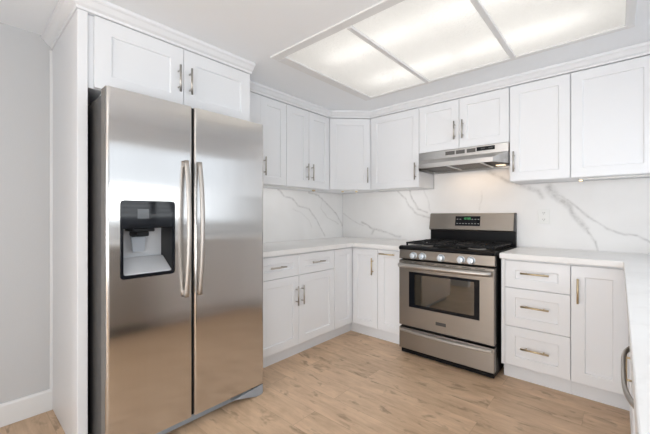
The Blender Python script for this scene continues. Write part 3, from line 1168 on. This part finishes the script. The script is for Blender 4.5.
# ------------------------------------------------------------------ ceiling light box
FX = thing('ceiling_light', 'large framed fluorescent ceiling light with three frosted panels', 'ceiling light', (1.76, -1.24, CEIL), 0)


def fb(m, x0, x1, y0, y1, z0, z1, bev=0):
    return m.box(x0 - 1.76, x1 - 1.76, y0 + 1.24, y1 + 1.24, z0 - CEIL, z1 - CEIL, bev)


X0, X1, Y0, Y1 = 0.822, 2.665, -1.822, -0.680
m = MB()
zb = CEIL - 0.011
FWD = 0.042
fb(m, X0, X1, Y0, LY0 + 0.002, zb, CEIL - 0.0005, 0.003)
fb(m, X0, X1, Y1 - FWD, Y1, zb, CEIL - 0.0005, 0.003)
fb(m, X0, LX0 + 0.002, LY0 + 0.002, Y1 - FWD, zb, CEIL - 0.0005, 0.003)
fb(m, X1 - FWD, X1, LY0 + 0.002, Y1 - FWD, zb, CEIL - 0.0005, 0.003)
m.build('frame', M['trimwhite'], FX)
for dx in (1.445, 2.058):
    m = MB()
    fb(m, dx - 0.016, dx + 0.016, LY0 + 0.001, LY1 - 0.001, CEIL - 0.016, CEIL + 0.010, 0.002)
    m.build('divider', M['trimwhite'], FX)
m = MB()
e = 0.001
fb(m, LX0 + e, LX1 - e, LY0 + e, LY1 - e, CEIL + 0.150, CEIL + 0.160)
fb(m, LX0 + e, LX0 + 0.006, LY0 + e, LY1 - e, CEIL + 0.012, CEIL + 0.150)
fb(m, LX1 - 0.006, LX1 - e, LY0 + e, LY1 - e, CEIL + 0.012, CEIL + 0.150)
fb(m, LX0 + 0.006, LX1 - 0.006, LY0 + e, LY0 + 0.006, CEIL + 0.012, CEIL + 0.150)
fb(m, LX0 + 0.006, LX1 - 0.006, LY1 - 0.006, LY1 - e, CEIL + 0.012, CEIL + 0.150)
m.build('housing', plain('lamp_housing', (0.60, 0.59, 0.57), 0.6), FX)
for x0, x1 in ((LX0 + 0.001, 1.4285), (1.4615, 2.0415), (2.0745, LX1 - 0.001)):
    m = MB()
    fb(m, x0, x1, LY0 + 0.001, LY1 - 0.001, CEIL + 0.0005, CEIL + 0.0035)
    m.build('diffuser', M['diffuser'], FX)
for ty in (-1.50, -0.98):
    for x0, x1 in ((1.06, 1.75), (1.80, 2.50)):
        MB().tube([(x0 - 1.76, ty + 1.24, 0.115), (x1 - 1.76, ty + 1.24, 0.115)], 0.014, 12).build('fluorescent_tube', M['tube'], FX)

# ------------------------------------------------------------------ wall outlet
t = thing('wall_outlet', 'white double wall outlet on the backsplash right of the range', 'outlet', (2.134, -0.0125, 1.176), 0)
MB().box(-0.040, 0.040, -0.006, -0.0003, -0.062, 0.062, bev=0.002).build('cover_plate', M['white'], t)
for z in (-0.027, 0.027):
    s = MB().lathe((0, -0.0062, z), (0, -1, 0), [(0.0165, 0), (0.0165, 0.0015), (0.014, 0.002)], 20).build('socket', M['white'], t)
    mm = MB()
    for x in (-0.006, 0.006):
        mm.box(x - 0.0013, x + 0.0013, -0.0092, -0.0083, z - 0.001, z + 0.008)
    mm.tube([(0, -0.0083, z - 0.008), (0, -0.0092, z - 0.008)], 0.0025, 8)
    mm.build('slots', M['dark'], s)

# ------------------------------------------------------------------ under-cabinet light bars
def bar_light(label, p0, p1, ends, watts=0.0):
    """thin light bar fixed under a cabinet, with small brass end clips"""
    p0, p1 = Vector(p0), Vector(p1)
    mid = (p0 + p1) / 2
    ang = math.atan2((p1 - p0).y, (p1 - p0).x)
    L = (p1 - p0).length
    t = thing('under_cabinet_light', label, 'light', mid, ang, 'under-cabinet light bars')
    MB().box(-L / 2, L / 2, -0.009, 0.009, -0.010, -0.0005, bev=0.002).build('bar', M['white'], t)
    for s in ends:
        MB().box(s * L / 2 - 0.012 * s - 0.012, s * L / 2 - 0.012 * s + 0.012, -0.013, 0.013, -0.024, -0.0102, bev=0.002).build('clip', M['brass'], t)
    if watts:                                   # hidden lamp added behind the bar to brighten the backsplash
        lamp = area('backsplash_fill', (0, 0.012, -0.006), (math.radians(48), 0, 0), L, 0.012, watts, (1.0, 0.98, 0.96))
        lamp.parent = t


bar_light('thin white light bar under the double-door wall cabinet on the left wall', (0.28, -1.76, UZ0), (0.28, -0.81, UZ0), (1,), 0.36)
bar_light('short light bar with two brass clips under the diagonal corner cabinet', (0.40, -0.52, UZ0), (0.52, -0.40, UZ0), (-1, 1), 0.14)
bar_light('thin light bar under the wall cabinet left of the range hood', (0.70, -0.27, UZ0), (1.05, -0.27, UZ0), (), 0.12)
bar_light('thin white light bar under the wall cabinet at the right edge', (2.38, -0.25, UZ0), (3.10, -0.25, UZ0), (-1,))
